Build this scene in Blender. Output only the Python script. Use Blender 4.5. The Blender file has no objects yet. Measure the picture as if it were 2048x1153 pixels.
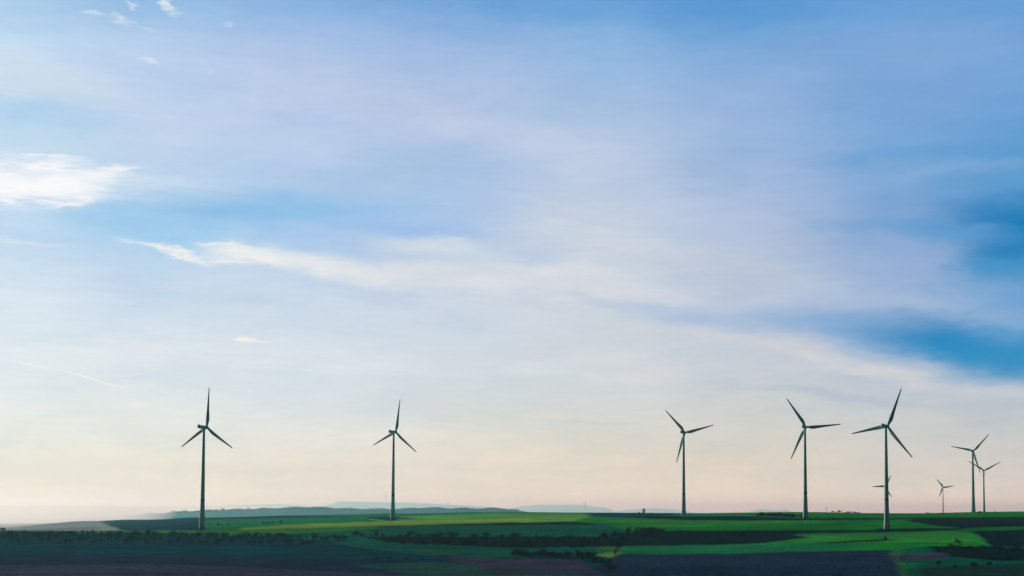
import bpy, bmesh, math, random
import numpy as np
from mathutils import Matrix, Vector
R = math.radians
random.seed(7); rng = np.random.default_rng(11)
sc = bpy.context.scene
col = sc.collection

# ------------------------------------------------------------------ camera
EYE = 60.0                       # eye height above datum (m)
F = 2844.4                       # focal length in photo pixels (50 mm on 36 mm)
PITCH, ROLL, SHIFT = R(3.4), R(0.35), 0.133
cam = bpy.data.cameras.new('camera'); camo = bpy.data.objects.new('camera', cam); col.objects.link(camo)
cam.lens = 50; cam.sensor_width = 36; cam.shift_y = SHIFT; cam.clip_start = 0.5; cam.clip_end = 200000
CM = Matrix.Rotation(math.pi/2 + PITCH, 3, 'X') @ Matrix.Rotation(ROLL, 3, 'Z')
camo.matrix_world = Matrix.Translation((0, 0, EYE)) @ CM.to_4x4()
sc.camera = camo
CMn = np.array(CM)

def ray(px, py):                 # world direction of a photo pixel, y normalised to 1
    v = CM @ Vector(((px-1024)/F, (576.5-py)/F + SHIFT*2048/F, -1))
    return v / v.y
def at(px, py, Y):               # world point at forward distance Y
    v = ray(px, py); return Vector((v.x*Y, Y, EYE + v.z*Y))
def azel(px, py):
    v = ray(px, py); return math.degrees(math.atan2(v.x, v.y)), math.degrees(math.atan2(v.z, math.hypot(v.x, v.y)))
def project(P):                  # numpy (n,3) world -> photo pixels
    q = (P - np.array([0, 0, EYE])) @ CMn
    w = np.maximum(-q[:, 2], 1e-3)
    return 1024 + q[:, 0]/w*F, 576.5 - (q[:, 1]/w - SHIFT*2048/F)*F

# ------------------------------------------------------------------ light
SUN_AZ, SUN_EL = -47.0, 10.0     # degrees, azimuth from +Y towards +X
EXPO = 0.0
sun = bpy.data.lights.new('sun', 'SUN'); suno = bpy.data.objects.new('sun', sun); col.objects.link(suno)
sun.energy = 3.8; sun.angle = R(0.55); sun.color = (1.0, 0.86, 0.68)
sd = Vector((math.sin(R(SUN_AZ))*math.cos(R(SUN_EL)), math.cos(R(SUN_AZ))*math.cos(R(SUN_EL)), math.sin(R(SUN_EL))))
suno.rotation_euler = sd.to_track_quat('Z', 'Y').to_euler()
sc.view_settings.view_transform = 'Standard'; sc.view_settings.look = 'None'
sc.view_settings.exposure = EXPO; sc.view_settings.gamma = 1.0
sc.render.engine = 'CYCLES'
sc.cycles.volume_bounces = 1; sc.cycles.max_bounces = 4; sc.cycles.diffuse_bounces = 2

def lin(c):
    return tuple(((v/255)/12.92 if v/255 <= .04045 else ((v/255+.055)/1.055)**2.4) for v in c)

# ------------------------------------------------------------------ world
world = bpy.data.worlds.new('World'); sc.world = world; world.use_nodes = True
nt = world.node_tree; nt.nodes.clear(); L = nt.links.new
def N(t, **k):
    n = nt.nodes.new(t)
    for a, b in k.items(): setattr(n, a, b)
    return n
def math_(op, a, b=None, c=None, clamp=False):
    n = N('ShaderNodeMath', operation=op); n.use_clamp = clamp
    for i, v in enumerate((a, b, c)):
        if v is None: continue
        if isinstance(v, (int, float)): n.inputs[i].default_value = v
        else: L(v, n.inputs[i])
    return n.outputs[0]
def mixc(f, a, b):
    n = N('ShaderNodeMix', data_type='RGBA'); n.clamp_factor = True
    if isinstance(f, (int, float)): n.inputs[0].default_value = f
    else: L(f, n.inputs[0])
    for s, v in ((6, a), (7, b)):
        if isinstance(v, tuple): n.inputs[s].default_value = (*v, 1)
        else: L(v, n.inputs[s])
    return n.outputs[2]
def smooth(v, a, b, o0=0.0, o1=1.0):
    n = N('ShaderNodeMapRange', interpolation_type='SMOOTHSTEP'); L(v, n.inputs[0])
    n.inputs[1].default_value = a; n.inputs[2].default_value = b; n.inputs[3].default_value = o0; n.inputs[4].default_value = o1
    return n.outputs[0]
def comb(x, y, z=0.0):
    n = N('ShaderNodeCombineXYZ')
    for i, v in enumerate((x, y, z)):
        if isinstance(v, (int, float)): n.inputs[i].default_value = v
        else: L(v, n.inputs[i])
    return n.outputs[0]
def noise(vec, scale, detail=4, rough=.55, stretch=(1, 1, 1), rot=0, off=0, dist=0):
    m = N('ShaderNodeMapping'); L(vec, m.inputs[0]); m.inputs['Scale'].default_value = stretch
    m.inputs['Rotation'].default_value = (0, 0, R(rot)); m.inputs['Location'].default_value = (off, off*.37, off*.71)
    n = N('ShaderNodeTexNoise', noise_dimensions='2D'); L(m.outputs[0], n.inputs['Vector'])
    n.inputs['Scale'].default_value = scale; n.inputs['Detail'].default_value = detail; n.inputs['Roughness'].default_value = rough
    n.inputs['Distortion'].default_value = dist
    return n.outputs['Fac']

tc = N('ShaderNodeTexCoord'); sep = N('ShaderNodeSeparateXYZ'); L(tc.outputs['Generated'], sep.inputs[0])
DEG = 180/math.pi
az0 = math_('MULTIPLY', math_('ARCTAN2', sep.outputs[0], sep.outputs[1]), DEG)
el0 = math_('MULTIPLY', math_('ARCSINE', sep.outputs[2]), DEG)
AE0 = comb(az0, el0)
# wind-drawn wobble of every cloud edge: offsets in degrees
warpA = math_('SUBTRACT', noise(AE0, .11, 3, .5, (1, 1.6, 1), off=3.1), .5)
warpB = math_('SUBTRACT', noise(AE0, .55, 5, .6, (.45, 1.5, 1), rot=7, off=9.4), .5)
warpC = math_('SUBTRACT', noise(AE0, .5, 4, .6, (.5, 1.2, 1), rot=-4, off=21.4), .5)
warpD = math_('SUBTRACT', noise(AE0, 2.6, 6, .65, (.35, 1.5, 1), rot=-6, off=31.4), .5)
az = math_('ADD', az0, math_('ADD', math_('MULTIPLY', warpC, 3.0), math_('MULTIPLY', warpD, .8)))
el = math_('ADD', el0, math_('ADD', math_('MULTIPLY', warpA, 0.9), math_('ADD', math_('MULTIPLY', warpB, 1.0), math_('MULTIPLY', warpD, .22))))
AE = comb(az, el)
elb = math_('ADD', el0, math_('MULTIPLY', math_('ADD', warpA, warpB), .9))

# veil of thin high cloud: colour by elevation in a few compass directions (sRGB as displayed)
YS = [0, 80, 160, 240, 320, 400, 480, 560, 640, 720, 800, 880, 960, 1020]
VEIL = {
 0:   [(172,208,236),(190,215,240),(208,224,236),(176,209,236),(205,222,236),(185,212,238),(190,216,238),(210,225,238),(214,228,238),(220,229,236),(225,233,235),(230,232,225),(236,228,214),(238,225,208)],
 300: [(152,192,230),(180,203,233),(188,208,236),(190,208,234),(190,211,234),(172,205,234),(170,205,235),(195,213,235),(210,223,235),(218,227,234),(222,230,232),(228,230,222),(234,226,212),(237,223,207)],
 600: [(135,178,225),(165,190,228),(185,202,230),(185,203,232),(183,203,232),(165,197,230),(155,192,232),(200,216,234),(202,216,232),(210,223,232),(215,224,230),(225,226,220),(232,222,208),(234,218,202)],
 900: [(105,160,215),(150,182,225),(175,195,228),(178,196,226),(168,193,226),(165,194,230),(178,198,228),(208,217,228),(200,212,228),(208,218,226),(212,219,222),(220,220,212),(228,216,202),(230,214,198)],
 1200:[(100,158,215),(135,178,222),(152,185,224),(166,192,222),(184,201,226),(191,205,223),(195,207,222),(209,216,224),(201,212,221),(207,214,220),(207,214,216),(214,212,202),(224,210,195),(226,210,195)],
 1500:[(90,155,212),(112,163,215),(145,177,220),(150,180,220),(152,181,220),(168,188,220),(172,190,218),(192,201,218),(175,192,218),(200,206,215),(198,206,210),(206,206,198),(216,204,190),(220,206,192)],
 1800:[(102,158,214),(122,165,215),(125,166,215),(120,165,215),(112,162,212),(125,165,212),(132,166,212),(158,180,215),(140,172,212),(170,188,212),(195,203,208),(200,203,200),(210,203,193),(215,205,193)],
 2048:[(105,160,215),(115,162,215),(115,162,215),(105,158,212),(80,150,205),(95,158,210),(60,140,195),(100,155,207),(120,168,212),(100,158,208),(188,199,208),(198,200,200),(205,198,192),(208,200,192)],
}
HZ = lambda px: -.18 + .36*px/2048   # the haze adds more glow towards the sun
SKYK = 10.6                      # display value -> colour fed to a Background of strength 0.1
ELTOP = 30.0
prev = None; azprev = None
for px in sorted(VEIL):
    rp = N('ShaderNodeValToRGB'); cr = rp.color_ramp; cr.interpolation = 'B_SPLINE'
    L(math_('DIVIDE', elb, ELTOP, clamp=True), rp.inputs[0])
    pts = [(azel(px, y)[1]/ELTOP, tuple(v*(1 + max(0, y-840)/180*(HZ(px)+w) + (y > 1000)*u) for v, w, u in zip(lin(c), (.07, .10, .03), (.05+.08*px/2048, .12+.16*px/2048, .14+.10*px/2048)))) for y, c in zip(YS, VEIL[px])]
    pts.sort()
    pts[0] = (max(pts[0][0], 0.004), pts[0][1])
    pts.append((.95, lin((88, 148, 208))))
    while len(cr.elements) < len(pts): cr.elements.new(.5)
    for e, (p, c) in zip(cr.elements, pts): e.position = p
    for e, (p, c) in zip(cr.elements, pts): e.position = p; e.color = (*c, 1)
    a = azel(px, 600)[0]
    prev = rp.outputs[0] if prev is None else mixc(smooth(math_('ADD', az0, math_('MULTIPLY', warpC, 2.5)), azprev, a), prev, rp.outputs[0])
    azprev = a
sky = prev

def px_deg(n): return n/F*DEG
def blob(sky, c, px, py, rx, ry, ang=0, k=1.0, soft=1.0, vec=None, tex=None):
    a, e = azel(px, py)
    m = N('ShaderNodeMapping', vector_type='TEXTURE')
    cz_ = N('ShaderNodeVectorMath', operation='MULTIPLY_ADD'); L(sky, cz_.inputs[0]); cz_.inputs[1].default_value = (1e-7,)*3; L(vec or AE, cz_.inputs[2])   # evaluates the clouds one after another, or the shader runs out of registers
    L(cz_.outputs[0], m.inputs[0])
    m.inputs['Location'].default_value = (a, e, 0); m.inputs['Rotation'].default_value = (0, 0, R(-ang))
    m.inputs['Scale'].default_value = (px_deg(rx), px_deg(ry), 1)
    ln = N('ShaderNodeVectorMath', operation='LENGTH'); L(m.outputs[0], ln.inputs[0])
    f = smooth(ln.outputs['Value'], 1.0 + .25*soft, 1.0 - soft*.95, 0, k)
    if tex is not None: f = math_('MULTIPLY', f, tex)
    return mixc(f, sky, lin(c))
# fine fibrous texture used by the crisp clouds
fib = smooth(noise(AE0, 1.6, 8, .66, (.32, 1.9, 1), rot=5, off=5.5, dist=.25), .34, .62)
fib3 = smooth(noise(AE0, 1.2, 8, .7, (.28, 2.6, 1), rot=-8, off=75.5, dist=.2), .36, .55)
fib2 = smooth(noise(AE0, 2.8, 8, .68, (.4, 1.5, 1), rot=-14, off=15.5, dist=.3), .36, .6)
B = [ # colour, px, py, rx, ry, angle (down to the right), strength, softness
 ((170,205,236), 90, 238, 190, 32, 3, .7, 1), ((210,225,236), 60, 160, 220, 40, 6, .6, 1),
 ((140,190,231), 520, 425, 380, 42, -3, .95, 1), ((150,200,234), 300, 460, 240, 40, 5, .7, 1), ((150,186,232), 830, 455, 190, 26, 4, .75, 1),
 ((186,199,227), 900, 245, 430, 44, 17, .75, 1), ((190,203,228), 1250, 360, 330, 60, 22, .6, 1), ((168,195,227), 800, 320, 170, 48, 14, .6, 1),
 ((160,190,228), 620, 240, 110, 16, 4, .25, 1),
 ((88,152,212), 1480, 20, 330, 48, 4, .7, 1), ((95,155,213), 1000, 5, 260, 38, 8, .6, 1), ((130,168,216), 1900, 90, 230, 45, -3, .5, 1),
 ((95,155,210), 1850, 312, 260, 15, 0, .6, 1), ((135,172,216), 1860, 352, 280, 16, -4, .6, 1), ((100,158,210), 2000, 380, 160, 18, -6, .6, 1),
 ((12,120,183), 2062, 466, 205, 86, 4, 1, .85), ((92,152,207), 1860, 462, 210, 22, 7, .7, 1), ((120,166,211), 1700, 452, 150, 16, 7, .4, 1),
 ((58,145,200), 2060, 530, 130, 34, 6, .7, 1),
 ((200,207,218), 1500, 545, 260, 40, 10, .5, 1), ((168,188,218), 1750, 590, 330, 28, 8, .6, 1),
 ((215,225,234), 900, 500, 170, 30, 6, .5, 1), ((182,198,230), 1080, 508, 110, 14, 2, .5, 1),
 ((216,222,229), 820, 555, 330, 34, 6, .8, 1), ((217,221,226), 1130, 570, 300, 36, 4, .8, 1), ((210,214,224), 1320, 598, 240, 26, 9, .7, 1),
 ((190,206,229), 760, 590, 160, 12, 6, .5, 1), ((200,208,222), 1040, 622, 160, 11, 9, .45, 1),
 ((182,197,222), 1270, 616, 210, 15, 8, .6, 1), ((160,184,216), 1500, 638, 260, 34, 6, .7, 1), ((118,163,211), 1720, 655, 230, 42, 9, .75, 1),
 ((20,132,192), 1925, 682, 205, 56, 10, 1, .9), ((30,138,194), 2060, 705, 150, 54, 6, .95, 1),
 ((210,212,215), 1500, 690, 270, 24, 10, .7, 1), ((208,210,214), 1750, 745, 260, 20, 12, .85, 1), ((196,203,212), 2000, 790, 200, 22, 6, .8, 1),
 ((180,193,210), 1600, 782, 150, 9, 6, .6, 1), ((176,190,210), 1750, 797, 180, 9, 5, .6, 1),
 ((222,226,226), 1000, 745, 400, 18, 2, .3, 1), ((220,219,205), 1100, 833, 260, 7, 1, .5, 1), ((200,208,214), 1180, 845, 130, 6, 1, .5, 1),
 ((226,232,236), 200, 700, 340, 22, 2, .4, 1), ((208,222,234), 330, 630, 240, 24, 0, .4, 1),
]
for c, *a in B:
    px, py, rx, ry, ang, k, soft = a
    sky = blob(sky, c, px, py, rx, ry, ang, k, soft)
# crisp bright clouds
for c, px, py, rx, ry, ang, k, soft, t in [
 ((236,240,246), 50, 366, 200, 46, -2, .75, 1, None), ((250,250,252), 40, 368, 215, 44, -3, 1, .8, fib), ((249,249,251), 75, 376, 120, 20, -1, .9, .9, None),
 ((244,246,248), 200, 358, 105, 17, -9, .85, .9, fib3), ((246,247,248), 235, 345, 62, 9, -12, .8, .9, fib), ((240,243,246), 262, 342, 40, 4, -6, .6, .9, None), ((243,245,247), 80, 323, 90, 8, 1, .8, .9, fib),
 ((245,246,248), 50, 403, 120, 7, -3, .9, .8, fib3), ((242,244,246), 128, 406, 60, 6, -13, .85, .9, None), ((214,226,240), 300, 366, 90, 15, -3, .45, 1, None),
 ((228,233,238), 330, 498, 100, 9, 10, .9, .9, None), ((227,232,236), 385, 515, 60, 9, 14, .75, 1, None), ((214,225,236), 450, 522, 90, 16, 8, .7, 1, None), ((236,239,240), 350, 505, 60, 4, 13, .7, .9, None), ((222,230,238), 40, 484, 100, 8, -3, .6, .9, None),
 ((222,230,237), 500, 508, 130, 18, 7, .85, 1, None), ((231,235,238), 450, 493, 75, 6, 5, .9, .9, None), ((234,237,236), 505, 516, 85, 17, 12, .8, 1, None), ((237,239,236), 500, 520, 60, 8, 14, .8, .9, fib),
 ((233,236,237), 470, 527, 45, 5, 10, .8, .9, None), ((224,229,234), 670, 535, 230, 28, 8, .85, 1, None), ((229,231,231), 680, 540, 120, 11, 6, .7, 1, fib), ((221,225,228), 860, 556, 220, 24, 5, .7, 1, None),
 ((214,221,229), 850, 492, 110, 24, 4, .6, 1, None), ((222,226,229), 1060, 545, 160, 15, 4, .6, 1, None), ((216,220,226), 1190, 548, 110, 14, 12, .6, 1, None), ((200,208,222), 1110, 415, 130, 12, 11, .5, 1, None), ((202,209,222), 1150, 455, 140, 12, 12, .5, 1, None),
 ((236,240,244), 172, 24, 42, 7, 2, .45, .9, fib2), ((236,240,244), 236, 28, 34, 13, 32, .55, .9, fib2), ((232,238,244), 285, 46, 40, 7, 24, .45, .9, fib2), ((236,240,244), 332, 5, 26, 7, 22, .7, .9, None), ((225,233,243), 265, 0, 20, 5, 10, .6, 1, None),
 ((220,230,242), 293, 124, 14, 5, 12, .8, 1, None), ((205,222,240), 174, 152, 9, 6, 0, .6, 1, None), ((205,220,238), 430, 140, 12, 4, 0, .5, 1, None), ((205,220,240), 465, 48, 14, 4, 15, .5, 1, None),
 ((240,238,226), 490, 694, 36, 7, -5, .95, .8, None), ((236,234,228), 512, 690, 22, 4, 2, .8, .9, None),
]: sky = blob(sky, c, px, py, rx, ry, ang, k, soft, tex=t)
# condensation trail of an aeroplane
sky = blob(sky, (248,244,232), 182, 758, 74, 2.4, 15.2, .7, .8, vec=AE0)
sky = blob(sky, (240,240,236), 66, 731, 80, 3.0, 10.5, .45, .9, vec=AE0)
# broad soft mottling and fibres of the veil
def luma(sky, f, lo, hi):
    n = N('ShaderNodeVectorMath', operation='MULTIPLY'); L(sky, n.inputs[0])
    mr = N('ShaderNodeMapRange'); L(f, mr.inputs[0]); mr.inputs[1].default_value = .3; mr.inputs[2].default_value = .7
    mr.inputs[3].default_value = lo; mr.inputs[4].default_value = hi
    L(comb(mr.outputs[0], math_('POWER', mr.outputs[0], .6), math_('POWER', mr.outputs[0], .3)), n.inputs[1]); return n.outputs[0]
sky = luma(sky, noise(AE0, .35, 6, .6, (.4, 1.6, 1), rot=15, off=41), .93, 1.07)
sky = luma(sky, noise(AE0, 1.1, 7, .65, (.25, 2.2, 1), rot=13, off=51), .965, 1.035)
sky = luma(sky, noise(AE0, 3.5, 5, .7, (.3, 1.8, 1), rot=9, off=61), .98, 1.02)
# away from the view: deep blue overhead and behind, pale glow round the low sun
zen = smooth(el0, 26, 60)
sky = mixc(zen, sky, (.008, .085, .18))
back = smooth(math_('ABSOLUTE', az0), 34, 95)
BACKC = (.0005, .024, .036)
sgn = smooth(az0, -1, 1)
sidec = mixc(sgn, (.55, .50, .42), (.010, .085, .125))
side = smooth(math_('ABSOLUTE', az0), 24, 50)
sky = mixc(math_('MULTIPLY', side, smooth(el0, 28, 8)), sky, sidec)
back2 = smooth(math_('ABSOLUTE', math_('ADD', az0, -18)), 50, 104)
sky = mixc(back2, sky, BACKC)
vm = N('ShaderNodeVectorMath', operation='SCALE'); L(sky, vm.inputs[0]); vm.inputs['Scale'].default_value = SKYK
nish = N('ShaderNodeTexSky', sky_type='NISHITA'); nish.sun_disc = False; nish.sun_elevation = R(SUN_EL); nish.sun_rotation = R(SUN_AZ)
nish.air_density = 1.0; nish.dust_density = .6; nish.ozone_density = 2.0
veil = N('ShaderNodeBackground'); L(vm.outputs[0], veil.inputs[0]); veil.inputs[1].default_value = .1
clear = N('ShaderNodeBackground'); L(nish.outputs[0], clear.inputs[0]); clear.inputs[1].default_value = .05
ms = N('ShaderNodeMixShader'); ms.inputs[0].default_value = .94; L(clear.outputs[0], ms.inputs[1]); L(veil.outputs[0], ms.inputs[2])
wo = N('ShaderNodeOutputWorld'); L(ms.outputs[0], wo.inputs[0])

# ------------------------------------------------------------------ helpers
def tag(o, label=None, cat=None, group=None, kind=None):
    if label: o['label'] = label
    if cat: o['category'] = cat
    if group: o['group'] = group
    if kind: o['kind'] = kind
    return o
def link(name, me, mat=None, parent=None, loc=(0, 0, 0)):
    o = bpy.data.objects.new(name, me); col.objects.link(o)
    if mat: me.materials.append(mat)
    if parent: o.parent = parent
    o.location = loc
    return o
def empty(name, loc, rz=0):
    o = bpy.data.objects.new(name, None); col.objects.link(o); o.location = loc; o.rotation_euler.z = rz; o.empty_display_size = 1
    return o
def npmesh(name, V, Fq, smooth_=True):
    me = bpy.data.meshes.new(name); V = np.asarray(V, np.float32); Fq = np.asarray(Fq, np.int32)
    k = Fq.shape[1]
    me.vertices.add(len(V)); me.vertices.foreach_set('co', V.ravel())
    me.loops.add(Fq.size); me.loops.foreach_set('vertex_index', Fq.ravel())
    me.polygons.add(len(Fq)); me.polygons.foreach_set('loop_start', np.arange(0, Fq.size, k, dtype=np.int32))
    me.polygons.foreach_set('loop_total', np.full(len(Fq), k, np.int32))
    me.polygons.foreach_set('use_smooth', np.full(len(Fq), smooth_, bool))
    me.update(calc_edges=True); me.validate()
    return me
_tab = rng.random((256, 256))
def vn(x, y, seed=0):            # smooth value noise in -1..1
    x = np.asarray(x, float) + seed*17.3; y = np.asarray(y, float) + seed*9.1
    xi = np.floor(x).astype(int); yi = np.floor(y).astype(int); fx = x-xi; fy = y-yi
    fx = fx*fx*(3-2*fx); fy = fy*fy*(3-2*fy)
    g = lambda a, b: _tab[a & 255, b & 255]
    v = (g(xi, yi)*(1-fx)+g(xi+1, yi)*fx)*(1-fy)+(g(xi, yi+1)*(1-fx)+g(xi+1, yi+1)*fx)*fy
    return v*2-1
def fbm(x, y, o=4, seed=0):
    s = 0; a = 1; t = 0
    for i in range(o): s = s + a*vn(x*2**i, y*2**i, seed+i); t += a; a *= .5
    return s/t
def mat(name, base, rough=.9, spec=.2, var=.15, scale=.3, bump=0, bscale=1.0, attr=None):
    m = bpy.data.materials.new(name); m.use_nodes = True; t = m.node_tree; l = t.links.new
    p = t.nodes['Principled BSDF']; p.inputs['Roughness'].default_value = rough; p.inputs['Specular IOR Level'].default_value = spec
    g = t.nodes.new('ShaderNodeNewGeometry') if attr else None
    tc = t.nodes.new('ShaderNodeTexCoord'); src = g.outputs['Position'] if attr else tc.outputs['Object']
    n = t.nodes.new('ShaderNodeTexNoise'); l(src, n.inputs['Vector']); n.inputs['Scale'].default_value = scale; n.inputs['Detail'].default_value = 6
    n.inputs['Roughness'].default_value = .65
    mr = t.nodes.new('ShaderNodeMapRange'); l(n.outputs['Fac'], mr.inputs[0]); mr.inputs[1].default_value = .3; mr.inputs[2].default_value = .7
    mr.inputs[3].default_value = 1-var; mr.inputs[4].default_value = 1+var
    sc_ = t.nodes.new('ShaderNodeVectorMath'); sc_.operation = 'SCALE'; l(mr.outputs[0], sc_.inputs['Scale'])
    if attr:
        a = t.nodes.new('ShaderNodeAttribute'); a.attribute_name = attr; l(a.outputs['Color'], sc_.inputs[0])
        # drilling lines of the crops, as a faint second pattern
        mp = t.nodes.new('ShaderNodeMapping'); l(src, mp.inputs[0]); mp.inputs['Rotation'].default_value = (0, 0, R(8)); mp.inputs['Scale'].default_value = (.004, .11, 1)
        n2 = t.nodes.new('ShaderNodeTexNoise'); l(mp.outputs[0], n2.inputs['Vector']); n2.inputs['Scale'].default_value = 1.0; n2.inputs['Detail'].default_value = 5
        mr2 = t.nodes.new('ShaderNodeMapRange'); l(n2.outputs['Fac'], mr2.inputs[0]); mr2.inputs[1].default_value = .3; mr2.inputs[2].default_value = .7
        mr2.inputs[3].default_value = .80; mr2.inputs[4].default_value = 1.2
        s2 = t.nodes.new('ShaderNodeVectorMath'); s2.operation = 'SCALE'; l(sc_.outputs[0], s2.inputs[0]); l(mr2.outputs[0], s2.inputs['Scale'])
        l(s2.outputs[0], p.inputs['Base Color'])
    else:
        sc_.inputs[0].default_value = base; l(sc_.outputs[0], p.inputs['Base Color'])
    if bump:
        nb = t.nodes.new('ShaderNodeTexNoise'); l(src, nb.inputs['Vector']); nb.inputs['Scale'].default_value = bscale; nb.inputs['Detail'].default_value = 5
        b = t.nodes.new('ShaderNodeBump'); b.inputs['Strength'].default_value = 1; b.inputs['Distance'].default_value = bump
        l(nb.outputs['Fac'], b.inputs['Height']); l(b.outputs[0], p.inputs['Normal'])
    return m

# ------------------------------------------------------------------ terrain
# for some compass directions: which photo height the ground has at which distance (m)
TOP = lambda *a: [(1153, 850), (1112, 1010), (1082, 1215)] + list(a)
COLS = {
 -260: (TOP((1068, 1370), (1064, 1480), (1063, 1600), (1062, 3500), (1057, 7000)), 0, 0, -142),
 0:    (TOP((1068, 1370), (1064, 1480), (1063, 1600), (1060, 3000), (1053, 5000)), 0, 0, -142),
 190:  (TOP((1068, 1360), (1063, 1460), (1062, 1600), (1057, 2500), (1044.5, 4300)), 0, 0, -142),
 260:  (TOP((1068, 1355), (1063, 1440), (1061.5, 1500), (1058, 1900), (1041.8, 3500), (1041.3, 4200)), 0, -90, -142),
 400:  (TOP((1066, 1340), (1058, 1418), (1052, 1800), (1037, 3100)), -38, -90, -142),
 600:  (TOP((1064, 1360), (1055, 1480), (1046, 1800), (1032, 3000)), -30, -80, -142),
 785:  (TOP((1060, 1380), (1050, 1550), (1040, 1728), (1034, 2100), (1028, 2900)), -26, -70, -142),
 1000: (TOP((1060, 1390), (1048, 1560), (1038, 1780), (1030, 2150), (1024.5, 2800)), -20, -60, -142),
 1367: (TOP((1060, 1400), (1045, 1580), (1036, 1720), (1031, 1834), (1027.5, 2150), (1027, 2500)), -12, -40, -142),
 1611: (TOP((1062, 1390), (1045, 1540), (1036, 1626), (1030, 1860), (1024.5, 2350)), -10, -30, -142),
 1773: (TOP((1066, 1350), (1058, 1415), (1046, 1600), (1036, 1800), (1027, 2300)), -10, -26, -142),
 2048: (TOP((1062, 1370), (1050, 1520), (1037, 1780), (1027, 2200), (1023.5, 2550)), -9, -24, -142),
 2300: (TOP((1062, 1370), (1050, 1520), (1037, 1780), (1027, 2200), (1022, 2550)), -9, -24, -142),
}
LD = np.linspace(math.log(2.0), math.log(98000), 1500)
caz, cz = [], []
for px, (tab, z4, z6, z10) in sorted(COLS.items()):
    a = math.atan2(ray(px, 1050).x, 1.0); ca = math.cos(a)
    pts = [(1, -1.75), (8, -1.85), (50, -6), (300, -35), (500, -45), (700, -46.5)]
    pts += [(Y/ca, ray(px, py).z*Y) for py, Y in tab]
    lz, ld = pts[-1][1], pts[-1][0]
    pts += [(ld*1.12, lz-1.0)] + [q for q in ((4600, z4), (6500, z6)) if q[1] and q[0] > ld*1.15] + [(13000, z10), (95000, -160)]
    z = np.interp(LD, [math.log(p[0]) for p in pts], [p[1] for p in pts])
    k = np.hanning(15); k /= k.sum(); z = np.convolve(np.pad(z, 7, 'edge'), k, 'valid')
    caz.append(a); cz.append(z)
caz = np.array(caz); cz = np.array(cz)
def ground_z(X, Y):
    X = np.asarray(X, float); Y = np.asarray(Y, float)
    d = np.hypot(X, Y) + 1e-6; a = np.arctan2(X, Y)
    a = np.where(np.abs(a) > 2.0, np.sign(a)*np.maximum(0, (math.pi-np.abs(a)))*1.75, a)
    a = np.clip(a, caz[0], caz[-1])
    i = np.clip(np.searchsorted(caz, a)-1, 0, len(caz)-2); t = (a-caz[i])/(caz[i+1]-caz[i]); t = t*t*(3-2*t)
    ld = np.clip((np.log(np.maximum(d, 2.0))-LD[0])/(LD[1]-LD[0]), 0, len(LD)-1.001); j = ld.astype(int); f = ld-j
    za = cz[i, j]*(1-f)+cz[i, j+1]*f; zb = cz[i+1, j]*(1-f)+cz[i+1, j+1]*f
    z = za*(1-t)+zb*t
    amp = np.clip((d-150)/600, 0, 1)
    z = z + amp*(.85*fbm(X/120, Y/75, 3, 1) + .12*fbm(X/14, Y/14, 2, 5))
    # hill added out of view to shade the foreground; currently given no height
    s = -X*.883+Y*.469; p = X*.469+Y*.883
    rise = np.clip((s-HS0)/900, 0, 1); rise = rise*rise*(3-2*rise)
    edge = np.clip((HP1-p + 40*fbm(s/160, s/300+3, 3, 8))/420, 0, 1); edge = edge*edge*(3-2*edge)
    back = np.clip((s+0)/1, 0, 1)
    z = z + HH*rise*edge*np.exp(-np.maximum(s-HS0-1300, 0)**2/(2*1500**2))
    return z
HS0, HP1, HH = 1150.0, 1450.0, 0.0
def hit(px, py, y0=820, y1=3600):    # where the sight line of a photo pixel meets the ground
    v = ray(px, py); Ys = np.linspace(y0, y1, 1400)
    g = ground_z(v.x*Ys, Ys); b = np.nonzero(v.z*Ys <= g)[0]
    Y = Ys[b[0]] if len(b) else y1
    return Vector((v.x*Y, Y, EYE + float(ground_z(v.x*Y, Y))))

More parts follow.
